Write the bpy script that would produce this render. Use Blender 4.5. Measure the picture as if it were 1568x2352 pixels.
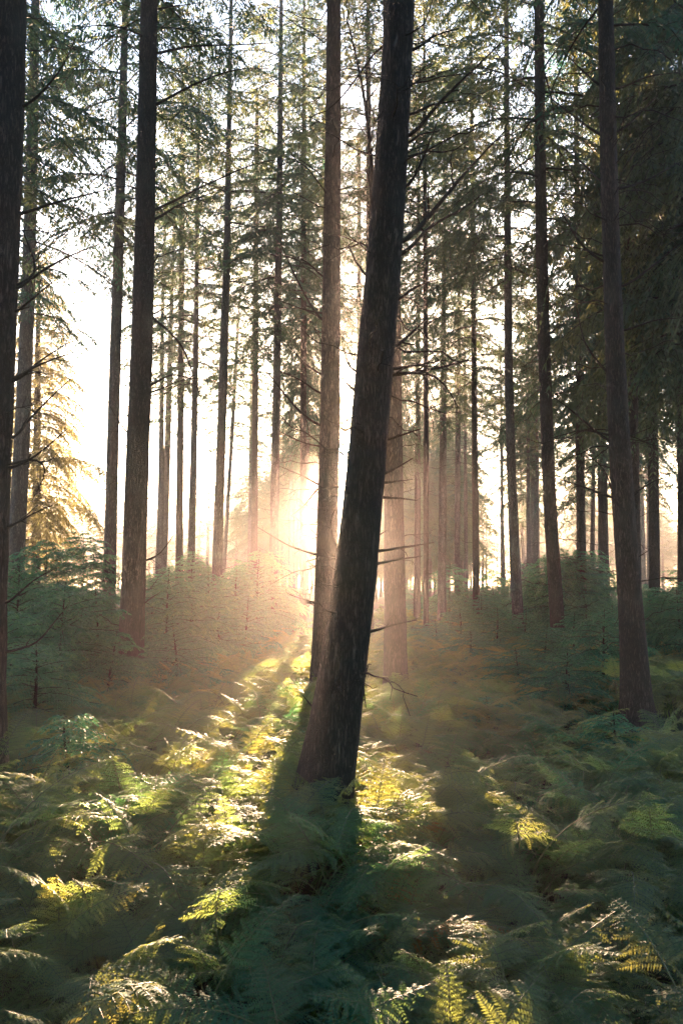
import bpy, math, random
import numpy as np
from mathutils import Vector, Matrix, Euler

R = math.radians
for o in list(bpy.data.objects):
    bpy.data.objects.remove(o)
sc = bpy.context.scene
COL = sc.collection

# ------------------------------------------------------------------ camera
# photo coordinates used below: 1568 x 2352, focal length F pixels
F, PCX, PCY, HORIZON = 1829.0, 784.0, 1176.0, 1336.0
PITCH = math.atan((HORIZON - PCY) / F)
EYE = np.array([0.0, 0.0, 1.62])
cam_data = bpy.data.cameras.new('camera')
cam_data.sensor_fit = 'VERTICAL'
cam_data.sensor_height = 36.0
cam_data.lens = 36.0 * F / 2352.0
cam_data.clip_end = 2000
cam_data.clip_start = 0.05
cam_data.dof.use_dof = True
cam_data.dof.focus_distance = 9.0
cam_data.dof.aperture_fstop = 8.0
cam = bpy.data.objects.new('camera', cam_data)
COL.objects.link(cam)
cam.location = EYE
cam.rotation_euler = (math.pi / 2 + PITCH, 0, 0)
sc.camera = cam

# ------------------------------------------------------------------ light
SUN_PX = (795.0, 1042.0)
def ray(px, py):
    a, b = (px - PCX) / F, -(py - PCY) / F
    return np.array([a, math.cos(PITCH) - b * math.sin(PITCH), math.sin(PITCH) + b * math.cos(PITCH)])
def at(px, py, Y):
    d = ray(px, py)
    return EYE + d * (Y / d[1])
def mpp(px, py, Y):          # metres per photo pixel there
    return Y / ray(px, py)[1] / F
def ground_px(px, Y):        # world x of the picture column px at ground depth Y
    return at(px, HORIZON + 1.62 * F / Y, Y)[0]
sd = ray(*SUN_PX); sd = sd / np.linalg.norm(sd)
SUN_EL = math.asin(sd[2]); SUN_AZ = math.atan2(sd[0], sd[1])     # azimuth from +Y towards +X

world = bpy.data.worlds.new('World'); sc.world = world
world.use_nodes = True
world.cycles.sampling_method = 'NONE'      # sky light is gathered by bounced rays: less grain in the haze
wn, wl = world.node_tree.nodes, world.node_tree.links
wn.clear()
w_out = wn.new('ShaderNodeOutputWorld')
sky = wn.new('ShaderNodeTexSky'); sky.sky_type = 'NISHITA'
sky.sun_disc = False
sky.sun_elevation = SUN_EL
sky.sun_rotation = SUN_AZ
sky.air_density = 1.1; sky.dust_density = 2.2; sky.ozone_density = 3.0
bg = wn.new('ShaderNodeBackground'); bg.inputs['Strength'].default_value = 0.06
wl.new(sky.outputs[0], bg.inputs['Color'])
# the visible sun and its tight aureole, part of the sky itself
tc = wn.new('ShaderNodeTexCoord')
dot = wn.new('ShaderNodeVectorMath'); dot.operation = 'DOT_PRODUCT'
nrm = wn.new('ShaderNodeVectorMath'); nrm.operation = 'NORMALIZE'
wl.new(tc.outputs['Generated'], nrm.inputs[0])
wl.new(nrm.outputs[0], dot.inputs[0]); dot.inputs[1].default_value = sd
pw = wn.new('ShaderNodeMath'); pw.operation = 'POWER'; pw.use_clamp = True
mx = wn.new('ShaderNodeMath'); mx.operation = 'MAXIMUM'; mx.inputs[1].default_value = 0.0
wl.new(dot.outputs['Value'], mx.inputs[0])
wl.new(mx.outputs[0], pw.inputs[0]); pw.inputs[1].default_value = 9000.0
ml = wn.new('ShaderNodeMath'); ml.operation = 'MULTIPLY'; ml.inputs[1].default_value = 60.0
wl.new(pw.outputs[0], ml.inputs[0])
bg2 = wn.new('ShaderNodeBackground'); bg2.inputs['Color'].default_value = (1.0, 0.86, 0.62, 1)
wl.new(ml.outputs[0], bg2.inputs['Strength'])
ad = wn.new('ShaderNodeAddShader')
wl.new(bg.outputs[0], ad.inputs[0]); wl.new(bg2.outputs[0], ad.inputs[1])
wl.new(ad.outputs[0], w_out.inputs['Surface'])

sun_data = bpy.data.lights.new('sun', 'SUN')
sun_data.energy = 5.0
sun_data.angle = R(0.5)
sun_data.color = (1.0, 0.67, 0.42)
sun = bpy.data.objects.new('sun', sun_data); COL.objects.link(sun)
sun.rotation_euler = Vector(-sd).to_track_quat('-Z', 'Y').to_euler()
sun.location = (0, 60, 40)

sc.view_settings.view_transform = 'Standard'
sc.view_settings.look = 'None'
sc.view_settings.exposure = 3.85
sc.view_settings.gamma = 1.0
sc.render.engine = 'CYCLES'
cy = sc.cycles
cy.use_denoising = True
cy.denoiser = 'OPENIMAGEDENOISE'
cy.use_adaptive_sampling = True
cy.denoising_prefilter = 'NONE'
cy.adaptive_threshold = 0.004
cy.max_bounces = 5; cy.diffuse_bounces = 2; cy.glossy_bounces = 1
cy.transmission_bounces = 3; cy.transparent_max_bounces = 4; cy.volume_bounces = 1
cy.sample_clamp_indirect = 4.0
cy.caustics_reflective = False; cy.caustics_refractive = False

HAZE_DENSITY = 0.0017
HAZE_G = 0.80

# ------------------------------------------------------------------ helpers
rng = np.random.default_rng(11)
random.seed(5)

def ground_z(x, y):
    return (0.10 * np.sin(x * 0.55 + 0.7) * np.cos(y * 0.43) + 0.06 * np.sin(x * 1.3 + y * 0.9)
            + 0.05 * np.sin(y * 1.7 - x * 0.6) + 0.20 * np.exp(-((x + 0.05) ** 2 + (y - 4.5) ** 2) / 0.9))

class MB:
    """collects quads for one mesh"""
    def __init__(s): s.v = []; s.f = []; s.m = []; s.n = 0
    def add(s, v, f, m=0):
        v = np.asarray(v, float); f = np.asarray(f, int)
        if len(f) == 0: return
        s.v.append(v); s.f.append(f + s.n); s.m.append(np.full(len(f), m)); s.n += len(v)
    def leaves(s, P, D, S, L, W, m=0, bend=None):
        """diamond leaf quads from P along unit D, width along S"""
        P, D, S = np.asarray(P), np.asarray(D), np.asarray(S)
        n = len(P)
        if n == 0: return
        L = np.broadcast_to(np.asarray(L, float), (n,))[:, None]; W = np.broadcast_to(np.asarray(W, float), (n,))[:, None]
        mid = P + D * L * 0.42
        tip = P + D * L
        if bend is not None: tip = tip + np.array([0, 0, -1.0]) * (L * bend)
        v = np.stack([P, mid + S * W * 0.5, tip, mid - S * W * 0.5], 1).reshape(-1, 3)
        f = np.arange(4 * n).reshape(-1, 4)
        s.add(v, f, m)
    def tube(s, P, r, sides=5, m=0, noise=None, cap=True):
        P = np.asarray(P, float); n = len(P); r = np.broadcast_to(np.asarray(r, float), (n,))
        T = np.gradient(P, axis=0); T /= np.linalg.norm(T, axis=1)[:, None] + 1e-9
        ref = np.array([0.0, 0.0, 1.0]) if abs(T[0][2]) < 0.8 else np.array([1.0, 0.0, 0.0])
        A = np.cross(T, ref); A /= np.linalg.norm(A, axis=1)[:, None] + 1e-9
        B = np.cross(T, A)
        th = np.linspace(0, 2 * np.pi, sides, endpoint=False)
        rr = r[:, None] * np.ones((1, sides))
        if noise is not None: rr = rr * noise
        v = P[:, None, :] + rr[:, :, None] * (np.cos(th)[None, :, None] * A[:, None, :] + np.sin(th)[None, :, None] * B[:, None, :])
        i = np.arange(n - 1)[:, None] * sides; j = np.arange(sides)[None, :]; j2 = (j + 1) % sides
        f = np.stack([i + j, i + j2, i + sides + j2, i + sides + j], -1).reshape(-1, 4)
        s.add(v.reshape(-1, 3), f, m)
    def mesh(s, name, mats, smooth=False):
        me = bpy.data.meshes.new(name)
        v = np.concatenate(s.v); f = np.concatenate(s.f); mi = np.concatenate(s.m)
        me.vertices.add(len(v)); me.vertices.foreach_set('co', v.astype(np.float32).ravel())
        me.loops.add(f.size); me.loops.foreach_set('vertex_index', f.astype(np.int32).ravel())
        me.polygons.add(len(f))
        me.polygons.foreach_set('loop_start', (np.arange(len(f)) * 4).astype(np.int32))
        me.polygons.foreach_set('material_index', mi.astype(np.int32))
        if smooth: me.polygons.foreach_set('use_smooth', np.ones(len(f), bool))
        for m in mats: me.materials.append(m)
        me.update(calc_edges=True)
        return me

def obj(name, me, parent=None):
    o = bpy.data.objects.new(name, me); COL.objects.link(o)
    if parent is not None: o.parent = parent
    return o
def tag(o, label, cat, group=None, kind=None):
    if label: o['label'] = label
    if cat: o['category'] = cat
    if group: o['group'] = group
    if kind: o['kind'] = kind
    return o
def thing(name, loc, label, cat, group=None, rz=0.0, sca=1.0):
    e = bpy.data.objects.new(name, None); COL.objects.link(e)
    e.empty_display_size = 0.2
    e.location = loc; e.rotation_euler = (0, 0, rz); e.scale = (sca,) * 3
    return tag(e, label, cat, group)

# ------------------------------------------------------------------ materials
def mat_new(name):
    m = bpy.data.materials.new(name); m.use_nodes = True
    nt = m.node_tree; nt.nodes.clear()
    return m, nt, nt.nodes, nt.links
def N(nodes, t, **kw):
    n = nodes.new(t)
    for k, v in kw.items(): setattr(n, k, v)
    return n

def leaf_mat(name, c_dark, c_light, t_dark, t_light, trans=0.45, rough=0.42, spec=0.5, nscale=1.3):
    m, nt, ns, ln = mat_new(name)
    out = N(ns, 'ShaderNodeOutputMaterial')
    geo = N(ns, 'ShaderNodeNewGeometry'); oi = N(ns, 'ShaderNodeObjectInfo')
    nz = N(ns, 'ShaderNodeTexNoise'); nz.inputs['Scale'].default_value = nscale; nz.inputs['Detail'].default_value = 3
    ln.new(geo.outputs['Position'], nz.inputs['Vector'])
    mr = N(ns, 'ShaderNodeMapRange'); mr.inputs['From Min'].default_value = 0.33; mr.inputs['From Max'].default_value = 0.67
    ln.new(nz.outputs['Fac'], mr.inputs['Value'])
    av = N(ns, 'ShaderNodeMath', operation='MULTIPLY_ADD'); av.inputs[1].default_value = 0.6
    rnd = N(ns, 'ShaderNodeMath', operation='MULTIPLY'); rnd.inputs[1].default_value = 0.4
    ln.new(oi.outputs['Random'], rnd.inputs[0])
    ln.new(mr.outputs[0], av.inputs[0]); ln.new(rnd.outputs[0], av.inputs[2])
    mc = N(ns, 'ShaderNodeMix', data_type='RGBA'); mt = N(ns, 'ShaderNodeMix', data_type='RGBA')
    for mm, a, b in ((mc, c_dark, c_light), (mt, t_dark, t_light)):
        mm.inputs[6].default_value = (*a, 1); mm.inputs[7].default_value = (*b, 1)
        ln.new(av.outputs[0], mm.inputs[0])
    pb = N(ns, 'ShaderNodeBsdfPrincipled')
    pb.inputs['Roughness'].default_value = rough
    pb.inputs['Specular IOR Level'].default_value = spec
    ln.new(mc.outputs[2], pb.inputs['Base Color'])
    tr = N(ns, 'ShaderNodeBsdfTranslucent'); ln.new(mt.outputs[2], tr.inputs['Color'])
    mix = N(ns, 'ShaderNodeMixShader'); mix.inputs[0].default_value = trans
    ln.new(pb.outputs[0], mix.inputs[1]); ln.new(tr.outputs[0], mix.inputs[2])
    ln.new(mix.outputs[0], out.inputs['Surface'])
    return m

FERN = leaf_mat('fern_leaf', (0.008, 0.088, 0.066), (0.026, 0.135, 0.090), (0.14, 0.44, 0.13), (0.84, 0.68, 0.11), 0.46, 0.6, 0.22, 1.1)
FERN_DRY = leaf_mat('fern_leaf_bronze', (0.16, 0.075, 0.03), (0.20, 0.12, 0.035), (0.42, 0.18, 0.03), (0.5, 0.3, 0.04), 0.5, 0.5, 0.4, 1.1)
NEEDLE = leaf_mat('crown_needles', (0.010, 0.062, 0.056), (0.030, 0.098, 0.070), (0.03, 0.14, 0.09), (0.30, 0.28, 0.08), 0.48, 0.5, 0.35, 0.35)
YOUNG = leaf_mat('sapling_needles', (0.018, 0.145, 0.092), (0.058, 0.230, 0.115), (0.05, 0.24, 0.10), (0.18, 0.36, 0.10), 0.42, 0.45, 0.4, 0.8)
YOUNG_TIP = leaf_mat('sapling_new_growth', (0.05, 0.20, 0.11), (0.11, 0.30, 0.13), (0.10, 0.38, 0.13), (0.30, 0.48, 0.13), 0.42, 0.5, 0.3, 0.8)
GRASS = leaf_mat('grass_blade', (0.05, 0.11, 0.025), (0.10, 0.16, 0.03), (0.15, 0.26, 0.02), (0.3, 0.36, 0.03), 0.45, 0.45, 0.4, 0.9)

def bark_mat(name, c1, c2, c3, bump=0.6, scale=1.0):
    m, nt, ns, ln = mat_new(name)
    out = N(ns, 'ShaderNodeOutputMaterial'); pb = N(ns, 'ShaderNodeBsdfPrincipled')
    tc = N(ns, 'ShaderNodeTexCoord'); mp = N(ns, 'ShaderNodeMapping')
    mp.inputs['Scale'].default_value = (32 * scale, 32 * scale, 5.5 * scale)
    ln.new(tc.outputs['Object'], mp.inputs['Vector'])
    nz0 = N(ns, 'ShaderNodeTexNoise'); nz0.inputs['Scale'].default_value = 0.6; nz0.inputs['Detail'].default_value = 2
    ln.new(mp.outputs[0], nz0.inputs['Vector'])
    warp = N(ns, 'ShaderNodeVectorMath', operation='MULTIPLY_ADD'); warp.inputs[1].default_value = (1.3, 1.3, 1.3)
    ln.new(nz0.outputs['Color'], warp.inputs[0]); ln.new(mp.outputs[0], warp.inputs[2])
    nz = N(ns, 'ShaderNodeTexNoise'); nz.inputs['Scale'].default_value = 1.5; nz.inputs['Detail'].default_value = 7
    nz.inputs['Roughness'].default_value = 0.72
    ln.new(warp.outputs[0], nz.inputs['Vector'])
    nb = N(ns, 'ShaderNodeTexNoise'); nb.inputs['Scale'].default_value = 1.6; nb.inputs['Detail'].default_value = 4
    ln.new(tc.outputs['Object'], nb.inputs['Vector'])
    rd = N(ns, 'ShaderNodeMath', operation='SUBTRACT'); rd.inputs[1].default_value = 0.5; ln.new(nz.outputs['Fac'], rd.inputs[0])
    ab = N(ns, 'ShaderNodeMath', operation='ABSOLUTE'); ln.new(rd.outputs[0], ab.inputs[0])
    cr = N(ns, 'ShaderNodeMapRange'); cr.inputs['From Max'].default_value = 0.13; ln.new(ab.outputs[0], cr.inputs['Value'])
    n2 = N(ns, 'ShaderNodeTexNoise'); n2.inputs['Scale'].default_value = 0.9; n2.inputs['Detail'].default_value = 5; ln.new(mp.outputs[0], n2.inputs['Vector'])
    hm = N(ns, 'ShaderNodeMath', operation='MULTIPLY'); ln.new(cr.outputs[0], hm.inputs[0]); ln.new(n2.outputs['Fac'], hm.inputs[1])
    m1 = N(ns, 'ShaderNodeMix', data_type='RGBA'); m1.inputs[6].default_value = (*c1, 1); m1.inputs[7].default_value = (*c2, 1)
    mh = N(ns, 'ShaderNodeMapRange'); mh.inputs['From Min'].default_value = 0.1; mh.inputs['From Max'].default_value = 0.6
    ln.new(hm.outputs[0], mh.inputs['Value']); ln.new(mh.outputs[0], m1.inputs[0])
    m2 = N(ns, 'ShaderNodeMix', data_type='RGBA'); m2.inputs[7].default_value = (*c3, 1)
    mb = N(ns, 'ShaderNodeMapRange'); mb.inputs['From Min'].default_value = 0.52; mb.inputs['From Max'].default_value = 0.72; mb.inputs['To Max'].default_value = 0.6
    ln.new(nb.outputs['Fac'], mb.inputs['Value']); ln.new(mb.outputs[0], m2.inputs[0]); ln.new(m1.outputs[2], m2.inputs[6])
    ln.new(m2.outputs[2], pb.inputs['Base Color'])
    pb.inputs['Roughness'].default_value = 0.85; pb.inputs['Specular IOR Level'].default_value = 0.2
    bp = N(ns, 'ShaderNodeBump'); bp.inputs['Strength'].default_value = bump; bp.inputs['Distance'].default_value = 0.03
    ln.new(hm.outputs[0], bp.inputs['Height']); ln.new(bp.outputs[0], pb.inputs['Normal'])
    ln.new(pb.outputs[0], out.inputs['Surface'])
    return m
BARK = bark_mat('bark_brown', (0.052, 0.041, 0.033), (0.155, 0.120, 0.094), (0.105, 0.105, 0.08), 1.0)
BARK_GREY = bark_mat('bark_grey', (0.06, 0.052, 0.046), (0.23, 0.20, 0.17), (0.17, 0.18, 0.15), 0.6)  # grey bark, lightened so far trunks look pale as in mist
DEADWOOD = bark_mat('dead_wood', (0.035, 0.026, 0.020), (0.10, 0.075, 0.055), (0.12, 0.11, 0.09), 0.3, 2.0)
STIPE, _nt, _ns, _ln = mat_new('fern_stipe')
_o = N(_ns, 'ShaderNodeOutputMaterial'); _p = N(_ns, 'ShaderNodeBsdfPrincipled')
_p.inputs['Base Color'].default_value = (0.13, 0.12, 0.035, 1); _p.inputs['Roughness'].default_value = 0.5
_ln.new(_p.outputs[0], _o.inputs[0])

def ground_mat():
    m, nt, ns, ln = mat_new('forest_floor')
    out = N(ns, 'ShaderNodeOutputMaterial'); pb = N(ns, 'ShaderNodeBsdfPrincipled')
    geo = N(ns, 'ShaderNodeNewGeometry')
    a = N(ns, 'ShaderNodeTexNoise'); a.inputs['Scale'].default_value = 34; a.inputs['Detail'].default_value = 8; a.inputs['Roughness'].default_value = 0.75
    b = N(ns, 'ShaderNodeTexNoise'); b.inputs['Scale'].default_value = 0.5; b.inputs['Detail'].default_value = 5
    for n in (a, b): ln.new(geo.outputs['Position'], n.inputs['Vector'])
    ra = N(ns, 'ShaderNodeValToRGB')
    ra.color_ramp.elements[0].position = 0.35; ra.color_ramp.elements[0].color = (0.022, 0.014, 0.009, 1)
    ra.color_ramp.elements[1].position = 0.68; ra.color_ramp.elements[1].color = (0.13, 0.075, 0.042, 1)
    rb = N(ns, 'ShaderNodeValToRGB')
    rb.color_ramp.elements[0].position = 0.4; rb.color_ramp.elements[0].color = (0.018, 0.028, 0.012, 1)
    rb.color_ramp.elements[1].position = 0.68; rb.color_ramp.elements[1].color = (0.055, 0.085, 0.025, 1)
    ln.new(a.outputs['Fac'], ra.inputs[0]); ln.new(a.outputs['Fac'], rb.inputs[0])
    mk = N(ns, 'ShaderNodeMapRange'); mk.inputs['From Min'].default_value = 0.48; mk.inputs['From Max'].default_value = 0.58
    ln.new(b.outputs['Fac'], mk.inputs['Value'])
    mx = N(ns, 'ShaderNodeMix', data_type='RGBA')
    ln.new(mk.outputs[0], mx.inputs[0]); ln.new(ra.outputs[0], mx.inputs[6]); ln.new(rb.outputs[0], mx.inputs[7])
    ln.new(mx.outputs[2], pb.inputs['Base Color']); pb.inputs['Roughness'].default_value = 0.95
    bp = N(ns, 'ShaderNodeBump'); bp.inputs['Strength'].default_value = 0.9; bp.inputs['Distance'].default_value = 0.05
    ln.new(a.outputs['Fac'], bp.inputs['Height']); ln.new(bp.outputs[0], pb.inputs['Normal'])
    ln.new(pb.outputs[0], out.inputs['Surface'])
    return m

# ------------------------------------------------------------------ ground
def build_ground():
    b = MB()
    xs = np.concatenate([np.linspace(-128, -16, 40), np.linspace(-15, 15, 91), np.linspace(16, 128, 40)])
    ys = np.concatenate([np.linspace(-14, 0, 24), np.linspace(0.3, 28, 90), np.linspace(29, 235, 70)])
    X, Y = np.meshgrid(xs, ys)
    Z = ground_z(X, Y)
    nx, ny = len(xs), len(ys)
    i, j = np.meshgrid(np.arange(nx - 1), np.arange(ny - 1))
    q = (j * nx + i).ravel()
    b.add(np.stack([X, Y, Z], -1).reshape(-1, 3), np.stack([q, q + 1, q + nx + 1, q + nx], -1))
    o = obj('ground', b.mesh('ground', [ground_mat()], True))
    o['kind'] = 'structure'
build_ground()

# ------------------------------------------------------------------ wood
def twig_curve(p0, d, L, droop, r, n=7, wob=0.12):
    d = d / np.linalg.norm(d)
    t = np.linspace(0, 1, n)[:, None]
    w = np.cumsum(r.normal(0, wob / n, (n, 3)), axis=0); w[0] = 0
    P = p0 + d * L * t + np.array([0, 0, -1.0]) * droop * L * t ** 2 + w * L
    return P

def add_dead_branch(b, P, r0, r, subs=4, sublen=0.35, m=0):
    P = np.asarray(P); n = len(P)
    seg = np.linalg.norm(np.diff(P, axis=0), axis=1).sum()
    rad = np.linspace(r0, max(r0 * 0.22, 0.0022), n)
    b.tube(P, rad, 5, m)
    for k in range(subs):
        t = r.uniform(0.25, 0.95); i = min(int(t * (n - 1)), n - 2)
        p = P[i] + (P[i + 1] - P[i]) * (t * (n - 1) - i)
        T = P[i + 1] - P[i]; T /= np.linalg.norm(T) + 1e-9
        s = np.cross(T, r.normal(0, 1, 3)); s /= np.linalg.norm(s) + 1e-9
        L = seg * sublen * r.uniform(0.4, 1.1) * (1.1 - t * 0.6)
        Q = twig_curve(p, T * 0.8 + s * 0.8, L, r.uniform(-0.3, 0.35), r, 5, 0.3)
        b.tube(Q, np.linspace(rad[i] * 0.55, 0.0018, 5), 4, m)
        if L > 0.35:
            for _ in range(2):
                q = Q[r.integers(1, 4)]
                s2 = r.normal(0, 1, 3); s2 /= np.linalg.norm(s2)
                Q2 = twig_curve(q, (Q[-1] - Q[0]) / L + s2 * 0.8, L * r.uniform(0.25, 0.5), 0.1, r, 4, 0.3)
                b.tube(Q2, np.linspace(rad[i] * 0.35, 0.0015, 4), 3, m)

def smooth_line(P, n):
    """resample a polyline to n points, rounded"""
    P = np.asarray(P, float)
    s = np.concatenate([[0], np.cumsum(np.linalg.norm(np.diff(P, axis=0), axis=1))])
    t = np.linspace(0, s[-1], n)
    Q = np.stack([np.interp(t, s, P[:, k]) for k in range(P.shape[1])], 1)
    for _ in range(2):
        Q[1:-1] = 0.25 * Q[:-2] + 0.5 * Q[1:-1] + 0.25 * Q[2:]
    return Q

def trunk_mesh(C, rad, seed, mat, sides=18):
    """C: centreline points relative to the base, rising"""
    r = np.random.default_rng(seed)
    n = len(C); th = np.linspace(0, 2 * np.pi, sides, endpoint=False)
    z = C[:, 2][:, None]
    nz = np.ones((n, sides))
    for k in (2, 3, 5, 7):
        nz += (0.035 / k ** 0.5) * np.sin(k * th[None, :] + r.uniform(0, 6.3) + z * r.uniform(-0.5, 0.5) + 0.6 * np.sin(z * r.uniform(0.6, 1.6)))
    nz += r.normal(0, 0.012, (n, sides))
    nz *= 1 + 0.02 * np.maximum(0, np.sin(z * 2 * np.pi / r.uniform(0.7, 0.9) + r.uniform(0, 6))) ** 6
    flare = np.exp(-np.maximum(z, 0) / 0.34)
    nz *= 1 + flare * (0.34 + 0.20 * np.sin(5 * th[None, :] + r.uniform(0, 6)))
    b = MB(); b.tube(C, rad, sides, 0, nz)
    return b.mesh('trunk', [mat], True)

# ------------------------------------------------------------------ foliage of conifers
def conifer(seed, H, Rm, nb, twig_step, leaf_step, leafL, leafW, droop, up, first=0.0, power=0.75, thin=0.0, br=0.022, spread=1.0, tail=0.25, tips=None):
    """crown from z=0 to z=H; material 0 = needles, 1 = wood"""
    r = np.random.default_rng(seed)
    b = MB(); GA = 2.39996
    for i in range(nb):
        t = (i + r.uniform(0, 1)) / nb
        z = H * (first + (1 - first) * t ** 0.92)
        prof = (1 - t) ** power * min(1.0, 0.55 + t * 3.0) + 0.03
        Lb = Rm * prof * r.uniform(0.55, 1.12)
        az = i * GA + r.uniform(-0.5, 0.5)
        dh = np.array([math.cos(az), math.sin(az), 0.0])
        e = up * (0.4 + 1.2 * t) + r.uniform(-0.18, 0.18)
        dr = droop * r.uniform(0.7, 1.3) * (1 - 0.4 * t)
        n = 9; s = np.linspace(0, 1, n)[:, None]
        side = np.array([-dh[1], dh[0], 0.0])
        Pb = np.array([0, 0, z]) + dh * Lb * s + np.array([0, 0, 1.0]) * Lb * (e * s - dr * s ** 2) + side * Lb * 0.12 * r.uniform(-1, 1) * s ** 2
        b.tube(Pb, np.linspace(br * (0.5 + 0.5 * prof), 0.003, n), 4, 1)
        nt = max(4, int(Lb / twig_step))
        for k in range(nt):
            u = 0.14 + 0.86 * (k + r.uniform(0, 1)) / nt
            if r.uniform() < thin * (1.2 - u): continue
            fi = u * (n - 1); q = min(int(fi), n - 2)
            p = Pb[q] + (Pb[q + 1] - Pb[q]) * (fi - q)
            T = Pb[q + 1] - Pb[q]; T /= np.linalg.norm(T)
            sg = 1 if k % 2 else -1
            lt = (0.46 * Lb * (1 - 0.80 * u) + 0.10 * Rm) * r.uniform(0.55, 1.15) * spread
            if k == nt - 1: sg = 0; lt *= 1.2
            d = T * 0.75 + side * sg * r.uniform(0.65, 1.0) + np.array([0, 0, r.uniform(-0.35, 0.12)])
            d /= np.linalg.norm(d)
            nl = max(4, int(lt / leaf_step))
            tt = (np.arange(nl) + r.uniform(0, 1, nl) * 0.6) / nl
            hang = r.uniform(tail * 0.4, tail * 1.6)
            base = p + d * (lt * tt)[:, None] + np.array([0, 0, -1.0]) * (hang * lt * tt ** 2)[:, None]
            if lt > 0.25:
                m_ = 4; t4 = np.linspace(0, 1, m_)[:, None]
                b.tube(p + d * lt * t4 + np.array([0, 0, -1.0]) * hang * lt * t4 ** 2, np.linspace(br * 0.22, 0.0015, m_), 3, 1)
            tw = d + np.array([0, 0, -1.0]) * (2 * hang * tt)[:, None]
            tw /= np.linalg.norm(tw, axis=1)[:, None]
            sv = np.cross(tw, np.array([0, 0, 1.0])); sv /= np.linalg.norm(sv, axis=1)[:, None] + 1e-9
            for sgn in (1, -1):
                D = tw * r.uniform(0.35, 0.9, (nl, 1)) + sv * sgn * r.uniform(0.5, 1.0, (nl, 1)) + np.array([0, 0, 1.0]) * r.uniform(-0.55, 0.2, (nl, 1))
                D /= np.linalg.norm(D, axis=1)[:, None]
                S = np.cross(D, np.array([0, 0, 1.0]) + r.normal(0, 0.5, (nl, 3))); S /= np.linalg.norm(S, axis=1)[:, None] + 1e-9
                taper = 1.15 - 0.6 * tt
                b.leaves(base, D, S, leafL * taper * r.uniform(0.6, 1.25, nl), leafW * r.uniform(0.7, 1.2, nl), 0, 0.15) if tips is None else [b.leaves(base[q_], D[q_], S[q_], (leafL * taper * r.uniform(0.6, 1.25, nl))[q_], (leafW * r.uniform(0.7, 1.2, nl))[q_], mi_, 0.15) for q_, mi_ in ((tt * (0.4 + 0.6 * u) < tips, 0), (tt * (0.4 + 0.6 * u) >= tips, 2))]
    return b

CROWN_H = [13.0, 14.0, 12.0, 13.0, 11.0, 10.0, 10.0]
CROWNS = []
for k, (sd_, H, Rm, nb, thin, droop, up) in enumerate((
        (1, 13.0, 3.1, 78, 0.46, 0.42, 0.18), (2, 14.0, 2.8, 72, 0.55, 0.35, 0.28), (3, 12.0, 3.3, 76, 0.40, 0.50, 0.12),
        (4, 13.0, 2.6, 96, 0.10, 0.48, 0.15), (5, 11.0, 2.7, 90, 0.05, 0.62, 0.18))):
    CROWNS.append(conifer(100 + sd_, H, Rm, nb, 0.100, 0.048, 0.145, 0.035, droop, up, 0.0, 0.72, thin, 0.026, 1.0, 0.3).mesh('crown', [NEEDLE, DEADWOOD]))
CROWNS.append(conifer(106, 10.0, 2.6, 120, 0.075, 0.045, 0.15, 0.036, 0.75, 0.35, 0.0, 0.8, 0.0, 0.024, 1.05, 0.9).mesh('crown', [NEEDLE, DEADWOOD]))
NEEDLE_BACKLIT = leaf_mat('spruce_needles_backlit_tint', (0.06, 0.075, 0.04), (0.12, 0.11, 0.06), (0.40, 0.36, 0.15), (0.58, 0.50, 0.22), 0.55, 0.5, 0.3, 0.5)  # needle copy with the golden backlight put into its colour
CROWNS.append(CROWNS[5].copy()); CROWNS[6].name = 'crown'; CROWNS[6].materials[0] = NEEDLE_BACKLIT
SAP_H = [3.0, 2.6, 3.2, 2.0]
SAPS = []
for k, (H, Rm, nb) in enumerate(((3.0, 1.45, 74), (2.6, 1.55, 66), (3.2, 1.35, 80), (2.0, 1.35, 54))):
    SAPS.append(conifer(200 + k, H, Rm, nb, 0.048, 0.024, 0.080, 0.020, 0.50, 0.42, 0.03, 0.60, 0.0, 0.010, 1.0, 0.5, 0.52).mesh('foliage', [YOUNG, DEADWOOD, YOUNG_TIP]))
SAP_STEMS = []
for k, H in enumerate(SAP_H):
    r = np.random.default_rng(300 + k)
    z = np.linspace(-0.1, H * 1.03, 16)
    P = np.stack([0.02 * np.sin(z * 2 + k), 0.02 * np.cos(z * 1.7 + k), z], 1)
    b = MB(); b.tube(P, np.linspace(0.028, 0.003, 16), 7, 0)
    SAP_STEMS.append(b.mesh('stem', [DEADWOOD], True))

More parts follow.
